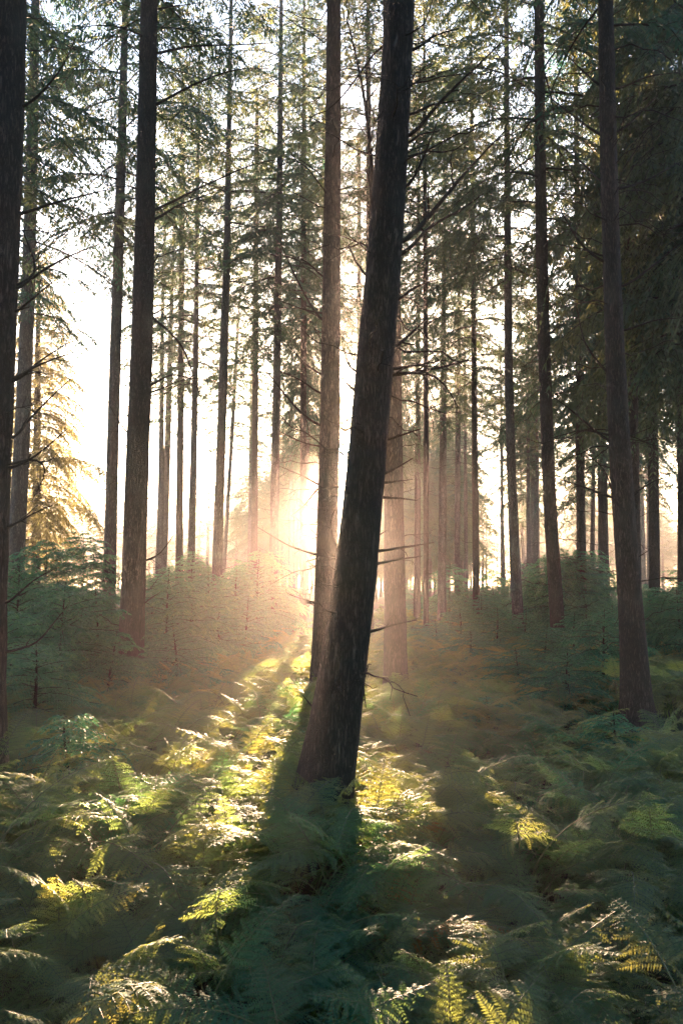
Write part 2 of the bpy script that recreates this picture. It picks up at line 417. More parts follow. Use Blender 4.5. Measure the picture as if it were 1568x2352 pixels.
# ------------------------------------------------------------------ trees
def make_tree(spec):
    """spec: name, Y, pts [(px,py,w)...], top height, crown base height, crown variant, label, extra"""
    Y = spec['Y']; pts = spec['pts']; Ht = spec['H']; hb = spec['hb']; seed = spec['seed']
    r = np.random.default_rng(seed)
    rows = []
    for px, py, w in pts:
        p = at(px, py, Y); rows.append([*p, 0.5 * w * mpp(px, py, Y)])
    rows.sort(key=lambda q: q[2])
    A = np.array(rows)
    # down to the ground
    dz = A[1] - A[0]; k = dz / max(dz[2], 1e-3)
    k[:2] = np.clip(k[:2], -0.25, 0.25); k[3] = np.clip(k[3], -0.02, 0)
    gz = float(ground_z(A[0][0], Y))
    base = A[0] - k * (A[0][2] - gz)
    low = base - np.array([k[0] * 0.2, k[1] * 0.2, 0.2, 0])
    low[3] = base[3]
    A = np.vstack([low, base, A])
    # up to the tip
    top = A[-1]; kk = (A[-1] - A[-2]) / max(A[-1][2] - A[-2][2], 1e-3)
    kk[:2] = np.clip(kk[:2], -0.05, 0.05)
    tip = top + kk * (Ht - top[2]); tip[3] = 0.02
    A = np.vstack([A, 0.5 * (top + tip) * np.array([1, 1, 1, 1.15]), tip]) if Ht > top[2] + 0.5 else A
    zs = np.arange(A[0][2], A[-1][2], 0.28)
    C = np.stack([np.interp(zs, A[:, 2], A[:, q]) for q in (0, 1)] + [zs], 1)
    rad = np.interp(zs, A[:, 2], A[:, 3])
    for _ in range(6):
        C[1:-1, :2] = 0.25 * C[:-2, :2] + 0.5 * C[1:-1, :2] + 0.25 * C[2:, :2]
        rad[1:-1] = 0.25 * rad[:-2] + 0.5 * rad[1:-1] + 0.25 * rad[2:]
    org = np.array([base[0], base[1], gz])
    root = thing(spec.get('name', 'conifer_tree'), org, spec['label'], 'tree', spec.get('group'))
    obj('trunk', trunk_mesh(C - org, rad, seed, spec.get('bark', BARK)), root)
    def axis(z):
        return np.array([np.interp(z, zs, C[:, 0]), np.interp(z, zs, C[:, 1]), z]), float(np.interp(z, zs, rad))
    # crown
    if hb < Ht - 3:
        v = spec.get('crown', 0); s = (Ht - hb) / CROWN_H[v]
        sx = spec.get('wide', 1.0)
        c = obj('crown', CROWNS[v], root)
        p, _ = axis(hb)
        c.location = p - org; c.scale = (sx, sx, s); c.rotation_euler = (0, 0, r.uniform(0, 6.28))
        kx = (axis(Ht - 0.5)[0] - p) / (Ht - 0.5 - hb)
        c.rotation_euler = (Matrix.Rotation(math.atan(kx[0]), 4, 'Y') @ Matrix.Rotation(r.uniform(0, 6.28), 4, 'Z')).to_euler()
    # branches drawn from the photo, each its own part
    for line in spec.get('branches', ()):
        a = line[0]; pz = at(a[0], a[1], Y)
        pc, rc = axis(min(max(pz[2], zs[0]), zs[-1]))
        dd = r.uniform(-0.35, 0.35); P = []
        for i, (px, py) in enumerate(line):
            P.append(at(px, py, Y * (1 + 0.0) + dd * np.linalg.norm(at(px, py, Y) - pz)))
        P = [pc * 0.55 + np.array(P[0]) * 0.45] + P
        Q = smooth_line(P, 12)
        b = MB(); L = np.linalg.norm(Q[-1] - Q[0])
        add_dead_branch(b, Q - org, 1.35 * spec.get('br', 0.012) * min(1.3, 0.6 + 0.5 * L), r, int(2 + 2.5 * L), 0.28)
        obj('dead_branch', b.mesh('dead_branch', [DEADWOOD]), root)
    # thinner dead twigs
    nt = spec.get('twigs', 26)
    if nt:
        z0, z1 = spec.get('tz', (0.8, min(hb + 1.5, Ht - 1)))
        for i in range(nt):
            z = r.uniform(z0, z1); p, rr = axis(z)
            az = r.uniform(0, 6.28); d = np.array([math.cos(az), math.sin(az), r.uniform(-0.25, 0.45)])
            L = r.uniform(0.25, 1.0) * spec.get('tl', 1.5) * (0.45 + 0.55 * (z - z0) / (z1 - z0))
            Q = twig_curve(p + d * rr * 0.7 - org, d, L, r.uniform(-0.25, 0.4), r, 8, 0.35)
            b = MB(); add_dead_branch(b, Q, 0.004 + 0.005 * L, r, 4, 0.4)
            obj('dead_branch', b.mesh('dead_branch', [DEADWOOD]), root)
    return root

T = []
def tree(label, Y, pts, H, hb, crown=0, **kw):
    kw.update(label=label, Y=Y, pts=pts, H=H, hb=hb, crown=crown, seed=1000 + len(T)); T.append(kw)

tree('thick dark conifer trunk cut off by the left picture edge', 5.2,
     [(4, 0, 108), (-4, 300, 112), (-20, 700, 116), (-38, 1000, 122), (-52, 1300, 128), (-59, 1600, 134)], 21, 8.5, 1, br=0.010, twigs=14, tl=0.9,
     branches=[[(35, 880), (90, 830), (130, 804), (163, 784)], [(33, 872), (80, 842), (120, 826), (180, 806)], [(30, 1015), (70, 960), (115, 915), (163, 870)],
               [(27, 1077), (70, 1057), (110, 1025), (155, 985)], [(27, 1070), (72, 1050), (112, 1065), (100, 1105), (70, 1155)],
               [(22, 1215), (60, 1185), (87, 1160)], [(22, 1212), (75, 1180), (122, 1160)], [(10, 1500), (85, 1480), (145, 1405)],
               [(40, 670), (90, 625), (165, 585), (230, 560)], [(42, 660), (90, 625), (65, 560), (47, 515)], [(35, 720), (130, 640)],
               [(47, 495), (100, 473), (175, 453), (250, 435)], [(55, 250), (100, 210), (145, 155), (175, 85)], [(14, 1390), (80, 1330), (120, 1310)]])
tree('grey conifer behind the dark left-edge trunk, rising from tall saplings', 17.5,
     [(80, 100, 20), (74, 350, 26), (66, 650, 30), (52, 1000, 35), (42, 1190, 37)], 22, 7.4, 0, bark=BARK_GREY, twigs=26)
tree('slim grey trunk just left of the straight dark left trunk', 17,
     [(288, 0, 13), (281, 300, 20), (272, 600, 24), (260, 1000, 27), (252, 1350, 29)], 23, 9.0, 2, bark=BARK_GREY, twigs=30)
tree('straight dark bare trunk standing between two clumps of saplings at left', 11.5,
     [(343, 0, 37), (337, 300, 42), (333, 500, 45), (326, 800, 49), (317, 1000, 52), (307, 1300, 55), (300, 1540, 58)], 23, 9.5, 1, br=0.013, twigs=50, tl=1.3,
     branches=[[(352, 488), (400, 462), (455, 432), (540, 395), (588, 372), (640, 366)], [(350, 510), (410, 470), (470, 450), (520, 430)],
               [(358, 245), (420, 205), (500, 170), (560, 155), (615, 158)], [(360, 125), (430, 105), (520, 104), (630, 98)],
               [(346, 725), (385, 705), (410, 682)], [(344, 720), (380, 755), (420, 790), (450, 880), (466, 930)],
               [(343, 890), (370, 870), (400, 855), (440, 874), (500, 862)], [(333, 1152), (350, 1135), (358, 1118)],
               [(330, 1290), (365, 1275), (385, 1250), (400, 1228)], [(296, 1000), (262, 950), (242, 912)], [(354, 605), (378, 556)],
               [(341, 905), (400, 880), (448, 862)], [(326, 1390), (350, 1372), (372, 1358)], [(290, 1160), (268, 1148)], [(357, 22), (400, 14), (470, 6)]])
tree('thin far trunk in bright haze, first right of the straight dark left trunk', 25,
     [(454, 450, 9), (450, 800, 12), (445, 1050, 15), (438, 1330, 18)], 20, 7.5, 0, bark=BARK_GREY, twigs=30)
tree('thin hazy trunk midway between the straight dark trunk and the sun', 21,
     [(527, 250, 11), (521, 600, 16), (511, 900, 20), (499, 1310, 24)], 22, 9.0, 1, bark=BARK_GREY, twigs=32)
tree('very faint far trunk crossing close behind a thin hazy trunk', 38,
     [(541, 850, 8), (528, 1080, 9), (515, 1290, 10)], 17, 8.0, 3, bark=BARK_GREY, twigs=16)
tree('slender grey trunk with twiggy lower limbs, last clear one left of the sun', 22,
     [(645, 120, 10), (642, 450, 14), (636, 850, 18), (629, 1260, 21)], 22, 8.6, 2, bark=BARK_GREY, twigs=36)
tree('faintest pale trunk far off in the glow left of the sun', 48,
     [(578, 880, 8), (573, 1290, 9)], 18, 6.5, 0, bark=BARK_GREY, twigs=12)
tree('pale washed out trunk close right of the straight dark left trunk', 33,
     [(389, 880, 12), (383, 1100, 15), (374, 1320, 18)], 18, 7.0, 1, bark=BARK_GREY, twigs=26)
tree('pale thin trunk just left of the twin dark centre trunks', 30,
     [(707, 560, 10), (704, 900, 13), (702, 1220, 16)], 17, 6.25, 5, wide=0.70, bark=BARK_GREY, twigs=10, tz=(0.8, 4.5), tl=0.8)  # dense low crown added to this trunk to block sun over the lane
tree('dense conifer directly behind the leaning trunk, seen only around its edges', 30,
     [(902, 560, 10), (899, 900, 13), (897, 1220, 16)], 16, 5.6, 5, wide=0.70, bark=BARK_GREY, twigs=10, tz=(0.8, 4.5), tl=0.8)  # added tree whose crown keeps sun off the near haze
tree('faint short trunk between two thin trunks left of the sun', 46,
     [(669, 950, 9), (667, 1260, 11)], 17, 9.0, 2, bark=BARK_GREY, twigs=10)
tree('upright dark trunk close left of the sun, behind the leaning trunk', 10.2,
     [(766, 0, 32), (765, 250, 36), (763, 500, 39), (760, 800, 43), (757, 1000, 46), (750, 1300, 49), (742, 1530, 52)], 23, 10.2, 1, br=0.012, twigs=60, tl=1.5, tz=(1.2, 9.5),
     branches=[[(736, 740), (690, 660), (662, 600), (645, 560)], [(738, 862), (700, 835), (655, 785)], [(733, 980), (690, 950), (645, 895), (595, 830)],
               [(730, 1025), (690, 1015), (640, 990)], [(733, 1115), (700, 1095), (640, 1070)], [(733, 1117), (700, 1160), (668, 1185)],
               [(728, 1275), (665, 1255), (590, 1210)], [(728, 1385), (700, 1378), (665, 1366)], [(735, 905), (690, 872), (640, 852)],
               [(740, 720), (700, 712), (640, 690)], [(728, 1230), (705, 1208)], [(745, 640), (705, 600), (660, 585)]])
tree('massive leaning dark trunk with stubby dead branches in front of the sun', 4.6,
     [(918, 0, 66), (905, 250, 72), (891, 500, 82), (868, 750, 85), (846, 1000, 89), (823, 1300, 94), (802, 1450, 102), (780, 1600, 111), (750, 1780, 118)], 22, 8.5, 0, br=0.011, twigs=62, tl=0.85, tz=(0.9, 6.5),
     branches=[[(906, 862), (979, 850), (1034, 840), (1076, 826)], [(909, 848), (959, 838), (1024, 827)], [(925, 858), (989, 855), (1024, 885), (1051, 935)],
               [(891, 1010), (929, 997), (966, 985)], [(884, 1089), (919, 1070), (948, 1052)], [(881, 1109), (939, 1102)], [(879, 1142), (924, 1145), (960, 1150)],
               [(866, 1232), (889, 1217)], [(866, 1267), (929, 1257), (996, 1246)], [(864, 1296), (919, 1284), (969, 1277)], [(849, 1452), (894, 1437), (956, 1424)],
               [(833, 1570), (840, 1626)], [(723, 1630), (695, 1597)], [(926, 590), (984, 520), (1064, 480), (1109, 445)], [(930, 565), (994, 485), (1064, 400), (1159, 300)],
               [(944, 320), (994, 250), (1044, 200), (1154, 95)], [(951, 117), (999, 80), (1054, 65)], [(946, 265), (990, 240), (1060, 230)],
               [(936, 435), (969, 370), (1004, 280)], [(866, 600), (854, 400), (844, 260), (821, 140), (796, 40)], [(858, 520), (846, 380), (858, 330)],
               [(826, 860), (800, 840), (790, 800)], [(818, 900), (795, 880), (785, 868)], [(845, 640), (815, 600), (800, 560)], [(940, 330), (960, 310), (1010, 300)],
               [(780, 1330), (770, 1250), (755, 1190), (770, 1170)], [(905, 800), (940, 770), (990, 720)], [(918, 690), (950, 660), (1010, 640)]])
tree('broad haze-lit trunk peeping out behind the right side of the leaning trunk', 10.4,
     [(899, 560, 37), (901, 800, 41), (902, 1050, 44), (905, 1310, 48), (907, 1540, 55)], 22, 11.0, 2, twigs=20, tl=1.0)
tree('thinnest dark straight trunk right of the leaning trunk', 19,
     [(976, 540, 10), (978, 900, 12), (978, 1400, 13)], 17, 9.0, 3, twigs=30, tl=1.0)
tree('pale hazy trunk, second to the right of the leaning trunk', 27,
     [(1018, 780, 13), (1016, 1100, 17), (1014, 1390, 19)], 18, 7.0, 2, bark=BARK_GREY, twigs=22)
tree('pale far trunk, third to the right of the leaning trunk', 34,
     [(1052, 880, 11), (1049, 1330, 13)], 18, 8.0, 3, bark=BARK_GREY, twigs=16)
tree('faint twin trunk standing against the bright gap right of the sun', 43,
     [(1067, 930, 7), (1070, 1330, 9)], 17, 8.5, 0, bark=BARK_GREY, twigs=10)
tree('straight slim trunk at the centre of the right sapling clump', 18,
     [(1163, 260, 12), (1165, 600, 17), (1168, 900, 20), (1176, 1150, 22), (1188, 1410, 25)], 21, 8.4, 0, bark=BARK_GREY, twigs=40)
tree('taller slim dark trunk with curved dead limbs, left of the reddish right trunk', 15,
     [(1237, 0, 21), (1240, 400, 25), (1247, 750, 27), (1255, 1000, 28), (1264, 1200, 30), (1276, 1390, 33)], 22, 8.6, 2, twigs=46, tl=1.9)
tree('reddish brown trunk bending at mid height near the right edge', 9,
     [(1390, 0, 34), (1395, 300, 38), (1403, 600, 40), (1413, 850, 44), (1422, 1050, 48), (1432, 1180, 50), (1442, 1320, 52), (1462, 1620, 64)], 22, 8.2, 1, br=0.012, twigs=58, tl=1.8,
     branches=[[(1399, 864), (1359, 815), (1339, 785), (1322, 700)], [(1396, 1015), (1349, 975), (1309, 940), (1260, 905)], [(1406, 1145), (1359, 1125), (1299, 1105), (1250, 1092)],
               [(1454, 1140), (1484, 1110)], [(1454, 1135), (1499, 1105), (1534, 1095)], [(1464, 1280), (1492, 1262)], [(1444, 1002), (1494, 982)],
               [(1382, 315), (1334, 280), (1264, 225), (1230, 205)], [(1379, 200), (1334, 160), (1284, 110)], [(1382, 423), (1334, 370), (1264, 320)],
               [(1419, 305), (1449, 280), (1509, 220)], [(1424, 435), (1484, 415), (1564, 370)], [(1421, 205), (1484, 175), (1564, 165)],
               [(1385, 605), (1334, 565), (1284, 480), (1264, 440)], [(1432, 660), (1500, 610), (1560, 560)], [(1390, 590), (1330, 570), (1270, 560)],
               [(1398, 1000), (1340, 985), (1270, 1005)], [(1408, 1140), (1390, 1080), (1340, 1035)], [(1434, 760), (1500, 735), (1564, 730)]])
tree('dim trunk half hidden behind the bending reddish right trunk', 16.5,
     [(1441, 420, 17), (1450, 800, 20), (1457, 1150, 22), (1460, 1330, 23)], 21, 6.6, 3, twigs=26)
tree('slim shaded trunk right on the right picture edge', 16,
     [(1563, 860, 15), (1564, 1300, 19)], 20, 6.0, 4, twigs=24)
tree('shaded trunk behind drooping dark boughs left of the reddish trunk', 25,
     [(1382, 1060, 20), (1386, 1370, 24)], 17, 4.4, 4, twigs=12)
tree('narrow shaded trunk beside a thicker one under drooping dark boughs', 29,
     [(1361, 1140, 9), (1358, 1360, 12)], 16, 5.5, 3, twigs=10)
for px, Yd in ((1212, 40), (1222, 44), (1233, 40)):
    tree('one of three close far trunks seen between the two slim right trunks', Yd,
         [(px, 1100, 8), (px + 1, 1350, 9)], 16, 7.5, 3, bark=BARK_GREY, twigs=6, group='close trio of far trunks')
# crowns that fill the frame above and at its sides
tree('dark bushy conifer whose boughs fill the upper right corner', 13.5, [(1590, 300, 26), (1610, 1300, 34)], 19, 4.9, 5, wide=1.15, twigs=0)
tree('dense conifer with low dark boughs behind the reddish trunk', 19, [(1490, 400, 17), (1502, 1300, 24)], 19, 5.2, 5, wide=1.15, twigs=10)
tree('dense dark conifer filling the gap left of the reddish trunk', 21, [(1325, 500, 13), (1335, 1300, 20)], 20, 6.0, 4, wide=1.1, twigs=10)
tree('dark conifer just outside the left frame, boughs hanging in above', 12, [(-70, 200, 26), (-95, 1300, 36)], 21, 7.4, 0, wide=1.1, twigs=0)
tree('golden drooping spruce glowing behind the left saplings', 24, [(88, 800, 12), (84, 1250, 20)], 12.0, 2.4, 6, wide=1.0, twigs=0, name='spruce_tree')
tree('mid grey green conifer standing behind the leaning trunk at upper right', 23, [(1085, 500, 10), (1092, 1300, 16)], 20, 7.4, 2, wide=1.0, twigs=14)
tree('hazy conifer showing its crown above the sun, right of centre', 30, [(960, 600, 8), (958, 1300, 15)], 21, 10.5, 1, twigs=14)
tree('hazy yellow green conifer in the crown gap above the straight dark left trunk', 28, [(420, 300, 10), (412, 1300, 18)], 21, 9.6, 0, twigs=14)
tree('hazy conifer crown between two thin trunks left of centre', 31, [(590, 300, 10), (584, 1300, 16)], 22, 9.4, 2, twigs=14)
tree('conifer crown directly left of the upright dark centre trunk', 24, [(698, 300, 10), (696, 1300, 16)], 21, 9.0, 3, twigs=12)
tree('hazy conifer crown rising above the sun between the two dark centre trunks', 33, [(824, 300, 9), (826, 1300, 13)], 21, 9.8, 2, twigs=8)
tree('hazy conifer crown half hidden by the upright dark centre trunk', 29, [(744, 300, 9), (742, 1300, 13)], 21, 10.6, 0, twigs=8)
tree('conifer crown showing over the fork between the two dark centre trunks', 19, [(846, 300, 11), (850, 1300, 16)], 20, 10.6, 0, twigs=4, tz=(9.0, 11.0))
for s in T: make_tree(s)

# farther trees: copies of a few built ones
def far_tree_protos():
    out = []
    for k in range(4):
        r = np.random.default_rng(900 + k)
        z = np.arange(-0.2, 17.6, 0.6); C = np.stack([0.05 * np.sin(z * 0.4 + k), 0.05 * np.cos(z * 0.3), z], 1)
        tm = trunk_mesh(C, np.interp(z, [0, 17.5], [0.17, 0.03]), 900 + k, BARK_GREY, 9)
        b = MB()
        for i in range(22):
            zz = r.uniform(1, 7.5); az = r.uniform(0, 6.28); d = np.array([math.cos(az), math.sin(az), r.uniform(-0.2, 0.4)])
            add_dead_branch(b, twig_curve(np.array([0, 0, zz]), d, r.uniform(0.5, 1.6), r.uniform(-0.2, 0.4), r, 6, 0.35), 0.010, r, 2, 0.4)
        out.append((tm, b.mesh('dead_twigs', [DEADWOOD]), (0, 3, 4, 5)[k]))
    return out
FAR = far_tree_protos()
def far_tree(x, y, H, hb, k, label, group, wide=1.0):
    tm, bm, cv = FAR[k]
    root = thing('conifer_tree', (x, y, float(ground_z(x, y))), label, 'tree', group, rng.uniform(0, 6.28))
    t = obj('trunk', tm, root); t.scale = (1, 1, H / 17.5)
    w = obj('dead_twigs', bm, root); w.scale = (1, 1, hb / 7.5)
    c = obj('crown', CROWNS[cv], root); c.location = (0, 0, hb); c.scale = (wide, wide, (H - hb) / CROWN_H[cv])
    c.rotation_euler = (0, 0, rng.uniform(0, 6.28))
    return root
sun_x = lambda y: y * math.tan(SUN_AZ)
placed = [(0, 0)]
def px_of(x, y): return PCX + x / y * F
cnt = 0
for ring, (y0, y1, n, H0, H1, hb0, hb1) in enumerate(((30, 48, 13, 17, 21, 6, 9.0), (48, 75, 18, 15, 18, 4.5, 7.5), (80, 120, 64, 11, 14.5, 2.5, 5), (118, 172, 128, 17, 22, 1.5, 4))):
    tries = 0; got = 0
    while got < n and tries < 9000:
        tries += 1
        y = rng.uniform(y0, y1); x = rng.uniform(-0.62, 0.62) * y
        px = px_of(x, y)
        dx = x - sun_x(y)
        if ring < 2 and -4.2 < dx < 3.4: continue          # the lane the sunlight comes through
        if ring >= 2 and -3.5 < dx < 3.5: continue
        if ring < 2 and 110 < px < 275: continue           # bright opening at left
        if ring == 0 and 380 < px < 640: continue
        if ring == 1 and px < 640 and rng.uniform() < 0.85: continue
        if min((x - a) ** 2 + (y - b_) ** 2 for a, b_ in placed) < (9 if ring < 2 else 12): continue
        placed.append((x, y)); got += 1
        side = 'left' if px < 690 else ('right' if px > 900 else 'middle')
        if ring < 2:
            lab = {'left': 'hazy mid-distance conifer among the thin trunks left of the sun', 'right': 'shaded mid-distance conifer among the trunks right of the leaning trunk',
                   'middle': 'hazy mid-distance conifer beside the lane of sunlight'}[side]
            g = {'left': 'mid-distance conifers left of the sun', 'right': 'mid-distance conifers right of the sun', 'middle': 'conifers beside the sun lane'}[side]
        else:
            lab = {'left': 'far conifer dissolving in the pink haze left of the sun', 'right': 'far conifer dissolving in the haze right of the sun',
                   'middle': 'far conifer below the sun at the end of the lane'}[side]
            g = {'left': 'far conifers left of the sun', 'right': 'far conifers right of the sun', 'middle': 'far conifers below the sun'}[side]
        far_tree(x, y, rng.uniform(H0, H1), rng.uniform(hb0, hb1), int(rng.integers(0, 3)), lab, g, rng.uniform(0.85, 1.15) * (1.0, 1.0, 1.3, 1.65)[ring])

# wood continued around and behind the viewer: unseen conifers added to close off sky
for gy in range(-3, 3):
    for gx in range(-4, 5):
        x = gx * 3.7 + rng.uniform(-0.9, 0.9); y = gy * 3.9 - 1.8 + rng.uniform(-0.9, 0.9)
        if (gx + gy) % 2 and y < -2.2: continue
        if y > -2.2 and abs(x) < 4.2 + 0.55 * max(y, 0): continue
        far_tree(x, y, rng.uniform(18, 21), rng.uniform(4.8, 6.2), int(rng.integers(1, 3)), 'tall unseen conifer added beside or behind the viewer to shade the ground', 'added conifers around the viewer', 1.25)

# dense stand added toward the sun to shade both sides of the lane
for row, (yb, step, off) in enumerate(((58, 2.1, 0.0), (66, 2.2, 0.9), (75, 2.2, 0.3), (88, 2.4, 0.6))):
    for sg in (-1, 1):
        x = (1.95 if sg > 0 else 2.85) + rng.uniform(-0.1, 0.1); first = True
        while x < (7.0 if sg < 0 else 10.0):
            y = yb + rng.uniform(-2.5, 2.5); X = sun_x(y) + sg * x
            far_tree(X, y, 3.1 + 0.1637 * y + rng.uniform(-0.3, 0.8) + (0 if x < 6 or sg < 0 else 4), rng.uniform(2.6, 4.2) if first else rng.uniform(2.6, 4.6), 3,
                     'tall far conifer added left of the lane of sunlight to block the sun' if sg < 0 else 'tall far conifer added right of the lane of sunlight to block the sun',
                     'added sun-blocking stand left of the lane' if sg < 0 else 'added sun-blocking stand right of the lane', 1.1 if first else rng.uniform(1.15, 1.4))
            x += 1.7 + 0.4 * off if first else step * rng.uniform(0.75, 1.15)
            first = False

# conifers added to block sun high over the lane, leaving a sun chink
for y, dx, H, hb, k, w in ((60, -2.0, 20, 11.8, 2, 1.1), (62, 2.3, 20.5, 12.0, 2, 1.1), (67, -3.6, 14.6, 7.5, 2, 1.2), (69, 4.2, 15, 7.9, 2, 1.2),
                           (72, -1.9, 21, 13.2, 2, 1.1), (75, 2.3, 21.5, 13.7, 2, 1.1), (52, -3.4, 12, 5.6, 1, 1.0), (54, 3.6, 12.5, 5.8, 2, 1.0), (80, 0.1, 22, 16.4, 1, 1.2)):
    far_tree(sun_x(y) + dx, y, H, hb, k, 'far conifer added to block high sun over the lane', 'added conifers blocking sun over the lane', w)

# ------------------------------------------------------------------ saplings
def sapling(px, top, Y, k, label, group=None, wide=1.0):
    p = at(px, top, Y); x = p[0]; gz = float(ground_z(x, Y))
    s = max(0.25, (p[2] - gz)) / (SAP_H[k] * 1.02)
    root = thing('young_conifer', (x, Y, gz), label, 'sapling', group, rng.uniform(0, 6.28))
    f = obj('foliage', SAPS[k], root); st = obj('stem', SAP_STEMS[k], root)
    w = wide * (0.35 + 0.65 * s) * rng.uniform(0.92, 1.08)
    f.scale = (w, w, s); st.scale = (1, 1, s)
    root.rotation_euler = (rng.normal(0, 0.03), rng.normal(0, 0.03), rng.uniform(0, 6.28))
    return root
GL, GR = 'saplings massed at left', 'saplings massed at right'
for px, top, Y, k, lab, g, w in [
    (105, 1235, 14, 0, 'tall bushy sapling behind the front left sapling mass', GL, 1.1), (200, 1215, 16.5, 2, 'tallest pale green sapling in the left mass', GL, 1.2),
    (45, 1290, 11.5, 1, 'wide dark sapling against the left picture edge', GL, 1.1), (232, 1335, 12, 0, 'sapling touching the slim grey trunk at left', GL, 1.0),
    (150, 1340, 10, 1, 'front broad drooping sapling of the left mass', GL, 1.15), (20, 1400, 8.5, 3, 'low dark sapling at the foot of the left-edge trunk', GL, 1.0),
    (250, 1450, 9.8, 3, 'low sapling leaning on the straight dark left trunk', GL, 0.9), (85, 1480, 7.6, 3, 'small sapling standing in front of the left sapling mass', GL, 1.0),
    (385, 1300, 12.2, 2, 'pointed sapling with visible stem right of the straight dark trunk', GL, 1.1), (345, 1330, 15, 0, 'sapling half behind the straight dark trunk', GL, 1.0),
    (440, 1350, 12.8, 1, 'rounded dark green sapling in front of a thin hazy trunk', GL, 1.0), (475, 1315, 16, 0, 'hazy sapling at the foot of a thin trunk', GL, 1.0),
    (540, 1300, 17.5, 2, 'light hazed sapling left of the sunbeam', GL, 1.1), (590, 1262, 19.5, 0, 'tall far sapling at the left rim of the sunbeam', GL, 1.15),
    (632, 1262, 22, 2, 'pale sapling at the foot of the slender grey trunk', GL, 1.0), (505, 1400, 13.5, 3, 'low green sapling at the inner end of the left mass', GL, 1.0),
    (565, 1370, 15.5, 1, 'broad hazed sapling next to the sunbeam', GL, 1.0), (410, 1440, 10.6, 3, 'dark low sapling in front of the pointed one', GL, 1.05),
    (948, 1470, 16, 3, 'small hazed sapling beside the broad haze-lit trunk', GR, 1.0), (1000, 1425, 15, 1, 'pale sapling at the left end of the right clump', GR, 1.1),
    (1055, 1395, 17, 0, 'pale sapling behind the right clump', GR, 1.1), (1105, 1365, 18.5, 2, 'tall hazed sapling beside the slim trunk', GR, 1.1),
    (1140, 1395, 14.5, 0, 'lush sapling in the middle of the right clump', GR, 1.1), (1080, 1450, 12.6, 1, 'broad front sapling of the right clump', GR, 1.2),
    (1205, 1405, 16, 2, 'sapling between the two slim right trunks', GR, 1.0), (1248, 1435, 11.8, 0, 'yellow tipped sapling in front of the slim dark trunk', GR, 1.1),
    (1185, 1490, 10.8, 1, 'wide dark sapling at the front of the right clump', GR, 1.1), (1312, 1405, 14, 2, 'sapling left of the reddish trunk with a yellow tip', GR, 1.0),
    (1345, 1372, 18, 0, 'far sapling lit from behind near the reddish trunk', GR, 1.0), (1410, 1385, 16, 1, 'sapling directly behind the reddish trunk', GR, 1.0),
    (1385, 1400, 10.6, 3, 'dark small conifer with bare stem left of the reddish trunk', GR, 0.95), (1505, 1345, 15, 0, 'dark bushy sapling right of the reddish trunk', GR, 1.1),
    (1555, 1335, 14, 1, 'dark sapling cut by the right picture edge', GR, 1.1), (1530, 1390, 17, 2, 'sapling behind the dark bushy one at right edge', GR, 1.0),
    (1300, 1500, 9.6, 3, 'low dark sapling left of the reddish trunk base', GR, 1.2), (1010, 1560, 11, 3, 'low sapling where the right clump meets the ferns', GR, 1.0),
    (1410, 1640, 6.6, 3, 'small light green sapling in front of the reddish trunk base', None, 0.8), (1120, 1600, 8.4, 3, 'little sapling rising from ferns right of the leaning trunk', None, 0.9),
    (160, 1640, 5.4, 3, 'little dark sapling among ferns at lower left', None, 0.8), (640, 1420, 19, 3, 'small pale sapling inside the left rim of the sunbeam', GL, 0.9)]:
    sapling(px, top, Y, k, lab, g, w)
n_s = 0
while n_s < 46:                                                      # thinner growth farther back
    y = rng.uniform(19, 46); x = rng.uniform(-0.5, 0.5) * y; px = px_of(x, y)
    if -3.2 < x - sun_x(y) < 3.4: continue
    n_s += 1
    sapling(px, 1336 - (rng.uniform(-0.2, 1.0)) / y * F, y, int(rng.integers(0, 4)),
            'hazed background sapling behind the left sapling mass' if px < 784 else 'hazed background sapling behind the right sapling clump',
            'background saplings at left' if px < 784 else 'background saplings at right', 1.2)

